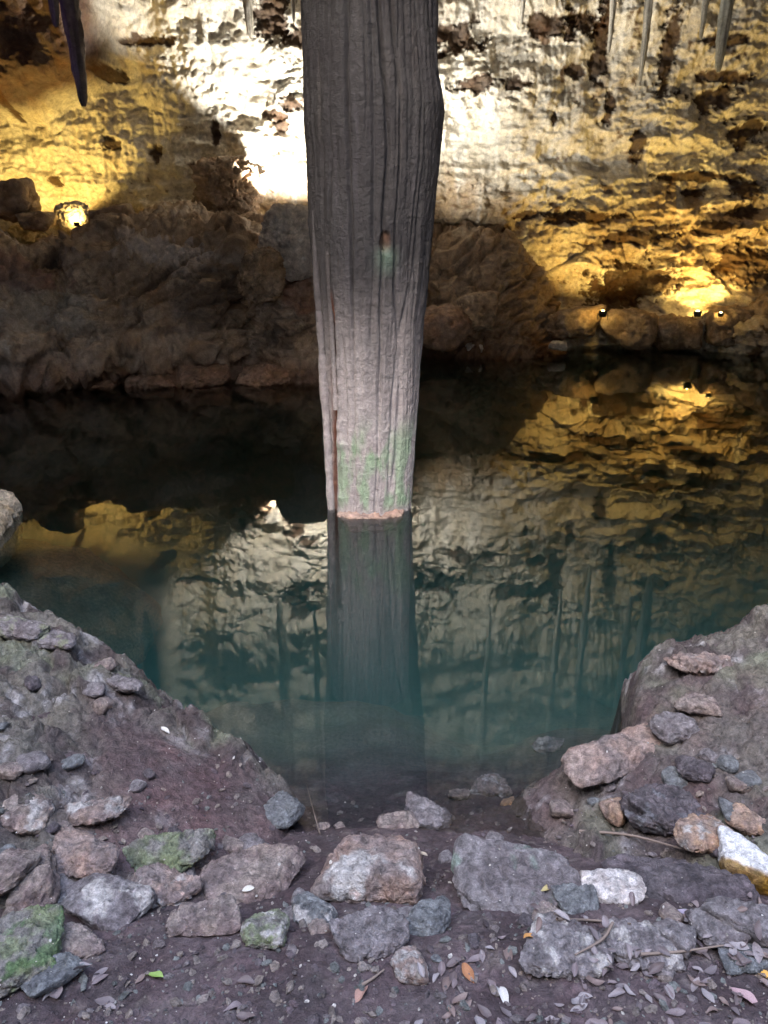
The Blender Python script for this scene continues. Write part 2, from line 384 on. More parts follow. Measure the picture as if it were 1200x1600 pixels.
# --- left rock shelf with an undercut lip (a swept profile), and the mass right of the crack
def swept(name, xr, y0, prof, label, seed, nx, npf, cols, amp=1.0, zs_=None, pats=()):
    pr = catmull(prof, npf); xs = np.linspace(*xr, nx)
    Xs = xs[:, None] + 0 * pr[None, :, 0]
    Pv = np.stack([Xs, y0(xs)[:, None] - pr[None, :, 0], 0 * Xs + pr[None, :, 1]], -1)
    if zs_ is not None: Pv[..., 2] = np.where(Pv[..., 2] > 0, Pv[..., 2] * zs_(Xs), Pv[..., 2])
    n = grid_normals(Pv)
    if n[nx // 2, npf // 2, 1] > 0: n = -n
    Q = Pv + 0.25 * fbm(Pv * 0.8, 3, seed=seed)[..., None]
    sk = Q.copy(); sk[..., 2] = Q[..., 2] - 0.45 * Q[..., 0]; sk[..., 0] = Q[..., 0] + 0.45 * Q[..., 2]
    dsp = 0.30 * fbm(Q * 0.8, 3, seed=seed + 1) + 0.20 * ridged(sk * [0.6, 0.6, 2.4], 5, 0.6, seed=seed + 2) + 0.14 * ridged(sk * [1.8, 1.8, 5], 5, 0.62, seed=seed + 3) + 0.08 * ridged(sk * [5, 5, 9], 4, 0.66, seed=seed + 4) - 0.16 * sst(0.10, 0.0, np.abs(fbm(sk * [0.55, 0.55, 1.6], 4, 0.55, seed=seed + 9)))
    a, b, ci = worley(Q * [1.3, 1.3, 1.8], seed=seed); dsp += 0.10 * RND[ci, 1] - 0.05 * sst(0.08, 0, b - a)
    Pv = Pv + n * (dsp * amp)[..., None]
    c = mixc(cols[0], cols[1], sst(-0.2, 0.3, fbm(Pv * 1.3, 4, 0.6, seed=seed + 5)))
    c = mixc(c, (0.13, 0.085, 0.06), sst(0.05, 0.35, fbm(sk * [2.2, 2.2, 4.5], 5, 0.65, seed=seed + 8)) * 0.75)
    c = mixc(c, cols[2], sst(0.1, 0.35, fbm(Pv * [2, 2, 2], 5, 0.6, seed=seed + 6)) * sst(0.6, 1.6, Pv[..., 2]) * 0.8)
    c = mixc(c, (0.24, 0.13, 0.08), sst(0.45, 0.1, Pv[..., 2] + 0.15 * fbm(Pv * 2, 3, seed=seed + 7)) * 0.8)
    for (hx, hy, hw_, hh, yd, pc) in pats:
        q_ = at_y(hx, hy, yd); k = m_per_px(q_); d_ = np.sqrt(((Pv[..., 0] - q_[0]) / (hw_ * k)) ** 2 + ((Pv[..., 2] - q_[2]) / (hh * k)) ** 2) + 1.2 * fbm(Pv * 2.5, 5, 0.65, seed=seed + 12)
        c = mixc(c, pc, sst(1.2, 0.7, d_) * (Pv[..., 1] < yd + 0.8) * 0.85)
    F = grid_faces(nx, npf)
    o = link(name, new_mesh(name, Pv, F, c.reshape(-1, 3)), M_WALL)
    BVH_SRC.append((Pv.reshape(-1, 3), F))
    return tag(o, label, 'rock')
SH_COL = ((0.54, 0.42, 0.31), (0.40, 0.295, 0.215), (0.66, 0.58, 0.52))
y_sh = lambda x: np.interp(x, [-9, -6, -5, -4, -3, -2.3, -2.05, -1.9, -1.8], [8.0, 8.3, 8.75, 9.5, 9.8, 9.9, 10.1, 10.6, 11.5])
swept('rock_shelf', (-9, -1.8), y_sh, [(-3.0, 1.55), (-2.0, 1.7), (-1.3, 1.85), (-0.85, 1.75), (-0.5, 1.4), (-0.25, 1.0), (-0.05, 0.65), (0.03, 0.38), (-0.1, 0.2), (-0.45, 0.17), (-0.8, 0.05), (-0.9, -0.5), (-0.8, -2.2)],
      'broad brown rock shelf over the pool with a dark undercut lip', 51, 420, 260, SH_COL, 1.0, lambda x: np.interp(x, [-9, -5.8, -5.3, -4.1, -3.5, -1.8], [1, .97, .80, .80, .97, .97]), [(250, 370, 70, 45, 9.6, (.72, .64, .60)), (50, 480, 70, 50, 9.0, (.5, .44, .37)), (30, 420, 90, 40, 9.0, (.34, .22, .19)), (330, 470, 60, 40, 9.8, (.2, .15, .12))])
y_ms = lambda x: np.interp(x, [-2.1, -1.95, -1.7, -1.2, -0.7, -0.3, 0.0, 0.2], [11.6, 10.7, 10.25, 10.0, 10.05, 10.3, 10.9, 11.8])
swept('rock_buttress', (-2.1, 0.2), y_ms, [(-2.6, 1.5), (-1.6, 1.75), (-1.0, 1.75), (-0.6, 1.45), (-0.35, 1.0), (-0.2, 0.6), (-0.05, 0.3), (0.05, 0.05), (0.05, -0.5), (0.2, -2.2)],
      'brown rock buttress rising from the water just left of the column', 63, 170, 220, SH_COL, 0.8, None, [(430, 410, 50, 30, 10.0, (.7, .63, .58)), (470, 460, 30, 40, 10.0, (.36, .2, .14))])
y_rm = lambda x: np.interp(x, [0.2, 0.6, 1.0, 1.6, 2.1, 2.45, 2.7, 2.9], [13.2, 12.5, 12.15, 12.0, 12.1, 12.35, 12.8, 13.6])
swept('shade_mass', (0.2, 2.9), y_rm, [(-2.0, 1.5), (-1.2, 1.7), (-0.75, 1.6), (-0.45, 1.2), (-0.25, 0.8), (-0.08, 0.4), (0.1, 0.1), (0.25, -0.3), (0.4, -1.8)],
      'brown rock mass added in place of shadowed wall right of the column', 77, 230, 190, ((0.40, 0.29, 0.20), (0.28, 0.2, 0.14), (0.5, 0.4, 0.3)), 0.75, lambda x: np.interp(x, [0.2, 1.2, 1.9, 2.4, 2.9], [1.05, 1.0, 0.95, 0.72, 0.3]))  # separate rock added where there is only wall in shadow
def far_rock(px, py, w, h, Yd, seed, label, cols, dz=1.0, depth=0.8, name='boulder', **kw):
    c = at_y(px, py, Yd); k = m_per_px(c)
    put_rock(name, c, (w * k, max(w, h) * k * depth, h * k * dz), seed, label, 'boulder', M_WALL, cols=cols, **kw)
BR = ((0.44, 0.32, 0.22), (0.30, 0.21, 0.14)); PALE = ((0.74, 0.68, 0.62), (0.60, 0.53, 0.48)); RED = ((0.33, 0.21, 0.15), (0.24, 0.15, 0.10))
far_rock(452, 376, 110, 110, 10.5, 1, 'pale dome shaped boulder at the left edge of the column under the white lamp', PALE, sub=6, box=1.0, sharp=3.2, rough=1.2, detail=0.03)
far_rock(356, 304, 86, 90, 12.35, 12, 'dark brown lump of rock shading the wall left of the white lamp', BR, sub=6, rough=1.7, depth=1.2, box=1.0, sharp=4, detail=0.05)
far_rock(408, 428, 70, 74, 10.0, 2, 'rounded brown knob of rock under the pale dome boulder', BR, sub=6, box=1.0, sharp=3.5, rough=1.3, detail=0.04)
far_rock(745, 488, 62, 62, 11.6, 5, 'angular brown block leaning on the rock mass added for shadow', BR, sub=5)
far_rock(700, 505, 120, 60, 11.6, 6, 'low reddish brown rock touching the water beside the column', RED, sub=5)
for k, (px, py, w, h, lab) in enumerate([(885, 508, 110, 60, 'dark rounded boulder at the waterline under the small white lamp'), (985, 512, 105, 55, 'dark boulder at the waterline between the two right lamps'),
        (1060, 520, 90, 50, 'dark boulder at the waterline below the bright gold lamp'), (1140, 508, 100, 62, 'dark boulder at the waterline right of the bright gold lamp'),
        (1205, 490, 90, 80, 'dark boulder at the waterline on the right edge of the photo')]):
    far_rock(px, py, w, h, 12.5, 20 + k, lab, BR, sub=5)
far_rock(872, 540, 30, 12, 11.95, 27, 'small pale stone at the waterline below the arc of gold light', PALE)
far_rock(738, 543, 30, 14, 11.8, 28, 'small pale stone at the waterline under the rock mass added for shadow', PALE)
for k, (px, py, w, h, lab) in enumerate([(150, 606, 90, 30, 'low reddish stone in the dark gap under the shelf, left one'), (245, 596, 110, 34, 'low reddish stone in the dark gap under the shelf, middle one'), (318, 588, 80, 34, 'low reddish stone in the dark gap under the shelf, right one')]):
    far_rock(px, py, w, h, 9.75, 31 + k, lab, RED, sub=5)
far_rock(418, 588, 90, 44, 9.85, 35, 'reddish rounded stone at the foot of the brown buttress', RED, sub=5)
far_rock(15, 312, 75, 60, 10.9, 36, 'dark rock on the shelf in front of the left gold light', BR, sub=4)
far_rock(60, 348, 60, 26, 10.8, 37, 'small dark rock on the shelf between chinks of gold light', BR, sub=4)
far_rock(112, 336, 46, 50, 11.4, 38, 'small rock glowing in the beam of the left gold lamp', PALE, sub=5, box=1.0, sharp=3, rough=1.8)
far_rock(178, 346, 70, 46, 11.0, 39, 'dark rock on the shelf right of the glowing rock', BR, sub=4)

# --- pale rock breaking the water at the left edge, with its submerged shoulder
ledge = put_rock('boulder', (-2.85, 4.85, -0.02), (0.75, 0.9, 0.5), 71, 'pale smooth rock breaking the water at the left edge', 'boulder', M_STONE, cols=((.58, .5, .38), (.46, .38, .28)), sub=5, sharp=5, rough=0.7)
put_rock('boulder', (-2.9, 4.7, -0.72), (2.4, 2.2, 1.0), 72, 'brown submerged rock spreading under water around the pale smooth rock', 'boulder', M_STONE, cols=((.48, .38, .26), (.34, .26, .18)), sub=5, sharp=5, rough=0.6)

# ------------------------------------------------------------------ the stone column
LE = [(-260, 468), (0, 475), (100, 478), (190, 480), (240, 485), (350, 487), (400, 491), (500, 499), (620, 507), (700, 511), (800, 514)]
RE = [(-260, 676), (0, 680), (110, 683), (160, 687), (250, 684), (330, 678), (440, 670), (500, 662), (600, 655), (700, 648), (800, 641)]
YC = 5.25
def zc(py): return at_y(577, py, YC - 0.1)[2]
zl = np.array([zc(p) for p, _ in LE])[::-1]; xl = np.array([at_y(x, p, YC - 0.05)[0] for p, x in LE])[::-1]
zr = np.array([zc(p) for p, _ in RE])[::-1]; xr_ = np.array([at_y(x, p, YC - 0.05)[0] for p, x in RE])[::-1]
nth, nz = 420, 520
th = np.linspace(0, 2 * np.pi, nth, endpoint=False); zz = np.concatenate([np.linspace(-1.6, -0.05, 40, endpoint=False), np.linspace(-0.05, 3.4, 430), np.linspace(3.42, 6.4, 50)])
nz = len(zz)
TH, ZZ = np.meshgrid(th, zz, indexing='ij')
xl_, xr2 = np.interp(ZZ, zl, xl), np.interp(ZZ, zr, xr_)
cx, hw = (xl_ + xr2) / 2, (xr2 - xl_) / 2
cx = np.where(ZZ < 0, cx, cx); C, S_ = np.cos(TH), np.sin(TH)
un = np.stack([C, S_, ZZ], -1)
wz = un + 0.10 * np.stack([fbm(un * [1.5, 1.5, 0.9], 3, seed=90), fbm(un * [1.5, 1.5, 0.9], 3, seed=92), 0 * ZZ], -1)
def crack(freq, zf, wd, seed):
    v = perlin(wz * [freq, freq, zf] + seed * 7.7); w = wd * (0.5 + 1.2 * np.clip(perlin(wz * [freq, freq, zf * 2] + seed * 3.1) + 0.3, 0, 1))
    return np.exp(-(v / w) ** 2)
ck1, ck2 = crack(2.3, 0.16, 0.055, 1), crack(4.6, 0.3, 0.06, 2) * sst(-0.2, 0.2, perlin(wz * [1.5, 1.5, 0.7] + 50))
rr = 1 + 0.06 * perlin(un * [1.8, 1.8, 0.25]) + 0.035 * ridged(wz * [3.2, 3.2, 0.25], 3, 0.5, seed=81) - (0.10 * ck1 + 0.055 * ck2) * (0.45 + 0.55 * sst(0.5, 1.8, ZZ)) \
     + 0.012 * ridged(wz * [11, 11, 0.7], 3, 0.6, seed=82) + 0.03 * fbm(un * [4, 4, 3.0], 5, 0.6, seed=83) + 0.016 * fbm(un * [16, 16, 14], 4, 0.65, seed=84)
rr += 0.05 * np.exp(-((C + 0.66) / 0.10) ** 2) * (S_ < 0) * perlin(np.stack([0 * ZZ, C * 2, ZZ * 11], -1)) * sst(1.6, 0.8, ZZ)
rr += 0.05 * np.exp(-((ZZ - zc(165)) / 0.2) ** 2) * sst(0.5, 1.0, C)
front = S_ < 0
def groove(cn, wd, dep, z0, z1, wob=0.03):
    c = cn + 0.10 * np.clip(ZZ, 0, 2) / 1.3 * (cn < -0.7) + wob * perlin(np.stack([ZZ * 1.3, 0 * ZZ + cn * 9, 0 * ZZ], -1))
    return dep * np.exp(-((C - c) / wd) ** 2) * sst(z0, z0 + 0.3, ZZ) * sst(z1 + 0.3, z1, ZZ) * front
g1 = groove(-0.83, 0.05, 1.0, -0.3, 1.25); g2 = groove(-0.93, 0.02, 1.0, 0.3, 2.6); g3 = groove(0.02, 0.03, 1.0, 1.0, 3.8); g4 = groove(-0.45, 0.03, 1, 1.5, 4); g5 = groove(0.55, 0.03, 1, 0.8, 4)
zp = zc(378); pk = np.exp(-((C - 0.22) / 0.11) ** 2 - ((ZZ - zp) / 0.075) ** 2) * front
pk = sst(0.35, 0.7, pk + 0.25 * fbm(un * [9, 9, 9], 3, seed=85))
rr = rr - 0.13 * g1 - 0.06 * g2 - 0.04 * g3 - 0.08 * pk
Vc = np.stack([cx + hw * rr * C, YC + 0.85 * hw * rr * S_, ZZ], -1)
Ccol = mixc((0.42, 0.385, 0.39), (0.027, 0.0255, 0.028), sst(0.45, 1.7, ZZ + 0.35 * fbm(un * [2, 2, 0.6], 3, seed=86)))  # upper shaft: dark stain, with the shade up there also put into the colour
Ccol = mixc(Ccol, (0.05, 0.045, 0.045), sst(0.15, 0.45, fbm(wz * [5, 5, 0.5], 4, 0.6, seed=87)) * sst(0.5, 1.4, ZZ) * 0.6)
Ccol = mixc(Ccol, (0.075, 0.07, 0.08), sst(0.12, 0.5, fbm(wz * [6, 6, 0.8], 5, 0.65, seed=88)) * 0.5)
Ccol = mixc(Ccol, (0.27, 0.40, 0.26), sst(-0.15, 0.2, fbm(un * [3, 3, 3], 4, seed=89) + 0.05) * sst(0.75, 0.45, ZZ) * sst(0.0, 0.1, ZZ) * (C > -0.72) * 0.8)
Ccol = mixc(Ccol, (0.13, 0.05, 0.03), np.clip(g1 * 2.5, 0, 1) * 0.95)
Ccol = mixc(Ccol, (0.08, 0.045, 0.03), pk * 0.9)
Ccol = mixc(Ccol, (0.08, 0.13, 0.10), np.exp(-((C - 0.24) / 0.16) ** 2) * front * sst(zc(440), zc(400), ZZ) * sst(zc(375), zc(400), ZZ) * 0.8)
colm = empty('stone_column', (0, YC, 0))
tag(colm, 'tall grey fluted stone column hanging down into the pool', 'column')
def child(name, V_, F_, c_, mat, par):
    V_ = np.asarray(V_).reshape(-1, 3) - np.array(par.location[:])
    return link(name, new_mesh(name, V_, F_, c_), mat, par)
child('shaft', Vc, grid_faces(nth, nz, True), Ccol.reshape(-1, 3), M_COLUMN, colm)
def tube(pts, rad, n=10):
    pts = np.asarray(pts, float); t = np.gradient(pts, axis=0); t /= np.linalg.norm(t, axis=1)[:, None]
    a = np.cross(t, [0.3, 1, 0.2]); a /= np.linalg.norm(a, axis=1)[:, None]; b = np.cross(t, a)
    q = np.linspace(0, 2 * np.pi, n, endpoint=False)
    V_ = pts[None] + (np.cos(q)[:, None, None] * a[None] + np.sin(q)[:, None, None] * b[None]) * np.asarray(rad)[None, :, None]
    return V_
for pts, r0 in (([(489, 330), (494, 420), (501, 510), (508, 620), (514, 720), (518, 800)], 0.03), ([(508, 330), (514, 430), (519, 520), (523, 590), (525, 640)], 0.018)):
    pp = catmull([at_y(x, y, YC - (0.10 if r0 > .025 else 0.185)) for x, y in pts], 160)
    rd = r0 * (1 + 0.2 * perlin(pp * [3, 3, 7]) + 0.12 * perlin(pp * [9, 9, 24])) * np.minimum(1, np.linspace(0.15, 3.5, 160))
    vt = tube(pp, rd, 14)
    child('rib', vt, grid_faces(14, 160, True), mixc((0.42, 0.385, 0.39), (0.06, 0.055, 0.058), sst(0.45, 1.6, vt[..., 2])).reshape(-1, 3), M_COLUMN, colm)  # ribs repeat the shaft's darkening, its shade included in the colour
ft = at_y(580, 806, YC - 0.12)
me, v, f = rock_mesh('foot_ledge', (0.46, 0.42, 0.13), 91, 5, cols=((.42, .3, .25), (.3, .22, .19)))
fl = link('foot_ledge', me, M_COLUMN, colm, (ft[0], ft[1] - YC, -0.02))

# ------------------------------------------------------------------ stalactites
def stalactite(px, tip, Yd, w, seed, col, label, lean=0):
    t = at_y(px, tip, Yd); k = m_per_px(t); top = 8.6 if Yd > 11 else 7.6
    n, m = 26, 90
    hh = np.linspace(0, 1, m); q = np.linspace(0, 2 * np.pi, n, endpoint=False)
    Q, H = np.meshgrid(q, hh, indexing='ij')
    u = np.stack([np.cos(Q) * 1.5 + seed, np.sin(Q) * 1.5, H * 8], -1)
    r = w * k / 2 * (0.24 + 0.76 * np.minimum(1, H * 4.0) ** 0.5) * (1 + 0.7 * np.maximum(0, H - 0.5)) * (1 + 0.4 * ridged(u * [1.4, 1.4, 0.5], 4, 0.6, seed=seed) + 0.55 * fbm(u * [1.2, 1.2, 3], 5, 0.65, seed=seed + 1) - .1)
    zz_ = H * (top - t[2])
    V_ = np.stack([r * np.cos(Q) + lean * H + 0.03 * perlin(u * [0, 0, 0.5] + seed), r * np.sin(Q), zz_], -1)
    c = mixc(col, np.array(col) * 0.55, sst(-0.1, 0.3, fbm(u * [2, 2, 0.7], 3, seed=seed + 2)))
    F = grid_faces(n, m, True)
    o = link('stalactite', new_mesh('stalactite', V_, F, c.reshape(-1, 3)), M_COLUMN, loc=tuple(t))
    tag(o, label, 'stalactite')
stalactite(131, 166, 9.5, 26, 1, (0.2, 0.16, 0.15), 'long dark stalactite in front of the gold wall', -0.14)
stalactite(88, 42, 9.3, 22, 2, (0.2, 0.16, 0.17), 'short violet tinted stalactite beside the long dark one')
stalactite(459, 34, 12.0, 10, 3, (0.7, 0.66, 0.58), 'thin white stalactite against the column edge')
stalactite(951, 82, 12.3, 11, 4, (0.7, 0.66, 0.58), 'long thin white stalactite hanging before a brown hollow')
stalactite(1000, 128, 12.5, 12, 5, (0.62, 0.6, 0.55), 'slender grey stalactite between the two brown hollows')
stalactite(1122, 112, 12.3, 20, 6, (0.62, 0.66, 0.66), 'bluish white stalactite cluster tip near the right edge')
stalactite(1095, 60, 12.4, 12, 7, (0.6, 0.6, 0.56), 'small pale stalactite left of the bluish one')
stalactite(815, 36, 12.3, 10, 8, (0.68, 0.64, 0.56), 'small pale stalactite high on the wall right of the column')
stalactite(392, 60, 12.3, 18, 9, (0.7, 0.65, 0.56), 'thick white stalactite on the brightest wall left of the column')

# ------------------------------------------------------------------ lamps
def lamp(px, py, Yd, target, power, colour, kind, label, cone=100, blend=0.5, size=0.13, soft=0.06, glow=True):
    p = at_y(px, py, Yd) if not isinstance(px, tuple) else np.array(px)
    e = empty('flood_lamp', tuple(p)); tag(e, label, 'lamp')
    d = (Vector(target) - Vector(p)).normalized(); q = d.to_track_quat('-Z', 'Y')
    e.rotation_mode = 'QUATERNION'; e.rotation_quaternion = q
    b = bmesh.new(); bmesh.ops.create_cube(b, size=1)
    bmesh.ops.scale(b, vec=(size, size * 0.75, size * 0.5), verts=b.verts)
    for v in b.verts:
        if v.co.z > 0: v.co.x *= 0.7; v.co.y *= 0.7
    bmesh.ops.bevel(b, geom=b.edges[:], offset=size * 0.06, segments=2, affect='EDGES')
    link('housing', bm_mesh('housing', b), M_HOUSING, e)
    b = bmesh.new(); bmesh.ops.create_uvsphere(b, u_segments=20, v_segments=12, radius=size * 0.3)
    bmesh.ops.translate(b, vec=(0, 0, -size * 0.2), verts=b.verts)
    link('lens', bm_mesh('lens', b), M_GLOW[kind], e)
    for sx in (-1, 1):
        b = bmesh.new(); r_ = bmesh.ops.create_cube(b, size=1)['verts']; bmesh.ops.scale(b, vec=(size * 0.06, size * 0.2, size * 0.8), verts=r_); bmesh.ops.translate(b, vec=(sx * size * 0.56, -size * 0.15, size * 0.2), verts=r_)
        link('bracket', bm_mesh('bracket', b), M_HOUSING, e)
    l = bpy.data.lights.new('beam', 'SPOT'); l.energy = power; l.color = colour; l.spot_size = R(cone); l.spot_blend = blend; l.shadow_soft_size = soft
    lo = bpy.data.objects.new('beam', l); COL.objects.link(lo); lo.parent = e; lo.location = (0, 0, -size * 0.52 - soft - 0.01)
    return e
lamp(448, 326, 12.1, at_y(455, 60, 13.0), P_WHITE_A, WHITE, 'white', 'white flood lamp behind the pale dome boulder left of the column', 140, 0.3)
lamp(590, 400, 10.8, at_y(770, 120, 13.1), P_WHITE_B, WHITE, 'white', 'white flood lamp hidden behind the column', 74, 0.8)
lamp(1090, 491, 12.55, at_y(1095, 380, 13.3), P_GOLD_A, GOLD, 'gold', 'gold flood lamp on the ledge making the brightest spot', 125, 0.4)
lamp(942, 491, 11.8, at_y(940, 330, 13.3), P_GOLD_B, GOLD, 'gold', 'small flood lamp on the ledge left of the brightest gold spot', 96, 0.6)
lamp(1126, 492, 12.0, at_y(1150, 310, 13.2), P_GOLD_C, GOLD, 'gold', 'gold flood lamp beside the brightest spot, right of it', 96, 0.6, 0.09)
lamp(52, 338, 11.75, at_y(78, 190, 13.2), P_GOLD_L, GOLD, 'gold', 'gold flood lamp hidden behind dark rocks on the left shelf', 100, 0.3)
lamp(120, 351, 11.0, at_y(116, 330, 11.5), 1.3, GOLD, 'gold', 'small gold lamp in front of the glowing rock on the left shelf', 90, 0.4, 0.08)
lamp(385, 318, 12.75, at_y(388, 200, 13.2), 1.6, GOLD, 'gold', 'small gold lamp glowing behind the dark brown lump of rock', 110, 0.5, 0.09)
lamp((-6.3, 8.2, 2.6), 0, 0, at_y(108, 40, 9.4), 3, VIOLET, 'violet', 'violet flood lamp shining up at the dark stalactites', 24, 0.5)

# ------------------------------------------------------------------ near banks
def bank(name, fn, xr, yr, seed, label, mudf):
    xs = np.arange(*xr, 0.008); ys = np.arange(*yr, 0.008)
    X_, Y_ = np.meshgrid(xs, ys, indexing='ij'); z = fn(X_, Y_)
    Pb = np.stack([X_, Y_, z], -1); mud = mudf(X_, Y_) * sst(-0.3, 0.1, fbm(Pb * 3, 3, seed=seed) + 0.1)
    rk = 1 - mud
    z = z + 0.05 * fbm(Pb * 2.5, 3, seed=seed + 1) * (0.5 + rk) + rk * (0.075 * ridged(Pb * 5, 5, 0.6, seed=seed + 2) + 0.02 * ridged(Pb * 20, 3, 0.6, seed=seed + 3) - 0.03) + 0.006 * fbm(Pb * 18, 3, seed=seed + 4)
    a, b_, ci = worley(Pb * 6.5 + 0.4 * fbm(Pb * 5, 3)[..., None], seed=seed); z += rk * (0.05 * RND[ci, 0] - 0.03 - 0.03 * sst(0.1, 0, b_ - a))
    x0, x1, y0_, y1 = xs[0], xs[-1], ys[0], ys[-1]
    z = z - 0.22 * (1 - sst(0, 0.16, np.minimum(np.minimum(X_ - x0, x1 - X_), np.minimum(Y_ - y0_, 9))))
    Pb[..., 2] = z
    c = mixc((0.175, 0.117, 0.117), (0.12, 0.084, 0.087), sst(-0.2, 0.3, fbm(Pb * 4, 4, seed=seed + 5)))
    rc = mixc((0.19, 0.175, 0.15), (0.10, 0.08, 0.078), sst(-0.25, 0.25, fbm(Pb * 5, 4, 0.6, seed=seed + 6)))
    rc = mixc(rc, (0.48, 0.46, 0.46), sst(0.12, 0.34, fbm(Pb * 6, 5, 0.65, seed=seed + 7)) * 0.8)
    rc = mixc(rc, (0.22, 0.25, 0.17), sst(0.1, 0.35, fbm(Pb * 3.5, 3, seed=seed + 8)) * 0.6)
    c = mixc(c, rc, rk)
    F = grid_faces(*X_.shape)
    o = link(name, new_mesh(name, Pb, F, c.reshape(-1, 3)), M_STONE); tag(o, label, 'rock')
    BVH_SRC.append((Pb.reshape(-1, 3), F))
bank('rock_bank', left_bank, (-2.9, -0.2), (1.35, 3.3), 101, 'sloping left bank of muddy rock with a rough grey crest',
     lambda x, y: sst(-1.05, -0.75, x + 0.15 * (y - 1.9)) * sst(2.32, 2.12, y + 0.25 * (x + 0.6)))
bank('rock_bank', right_bank, (0.35, 3.0), (1.55, 3.3), 121, 'right bank of dark mud and broken rock above the pool',
     lambda x, y: 0.45 * sst(2.55, 2.3, y - 0.2 * (x - 0.6)))
gv = Pg[70:-70, :, :]
BVH_SRC.append((Pg.reshape(-1, 3), grid_faces(*Xg.shape)))

def make_bvh():
    vs, fs, o = [], [], 0
    for v, f in BVH_SRC:
        v = np.asarray(v).reshape(-1, 3); vs.append(v)
        if f.shape[1] == 4: f = np.vstack([f[:, [0, 1, 2]], f[:, [0, 2, 3]]])
        fs.append(f + o); o += len(v)
    V_, F_ = np.vstack(vs), np.vstack(fs)
    ok = (V_[F_][:, :, 1].max(1) < 3.2) & (np.abs(V_[F_][:, :, 0]).max(1) < 3)
    return BVHTree.FromPolygons(V_.tolist(), F_[ok].tolist())
bvh = bvh_ground = make_bvh()
def hit(px, py):
    h = bvh.ray_cast(Vector((0, 0, CAM_H)), Vector(ray(px, py)))
    return h[0], h[1]

# ------------------------------------------------------------------ foreground stones
GR = ((0.27, 0.245, 0.25), (0.19, 0.165, 0.17)); TAN = ((0.32, 0.26, 0.23), (0.24, 0.185, 0.175)); BLUE = ((0.22, 0.23, 0.235), (0.155, 0.16, 0.17))
MOSS = ((0.22, 0.25, 0.15), (0.27, 0.25, 0.23)); PINK = ((0.37, 0.27, 0.23), (0.26, 0.21, 0.20)); DARK = ((0.14, 0.12, 0.13), (0.10, 0.085, 0.095)); WH = ((0.75, 0.70, 0.68), (0.55, 0.48, 0.45)); ORG = ((0.42, 0.28, 0.2), (0.32, 0.23, 0.19))
WP = (0.5, 0.47, 0.45)
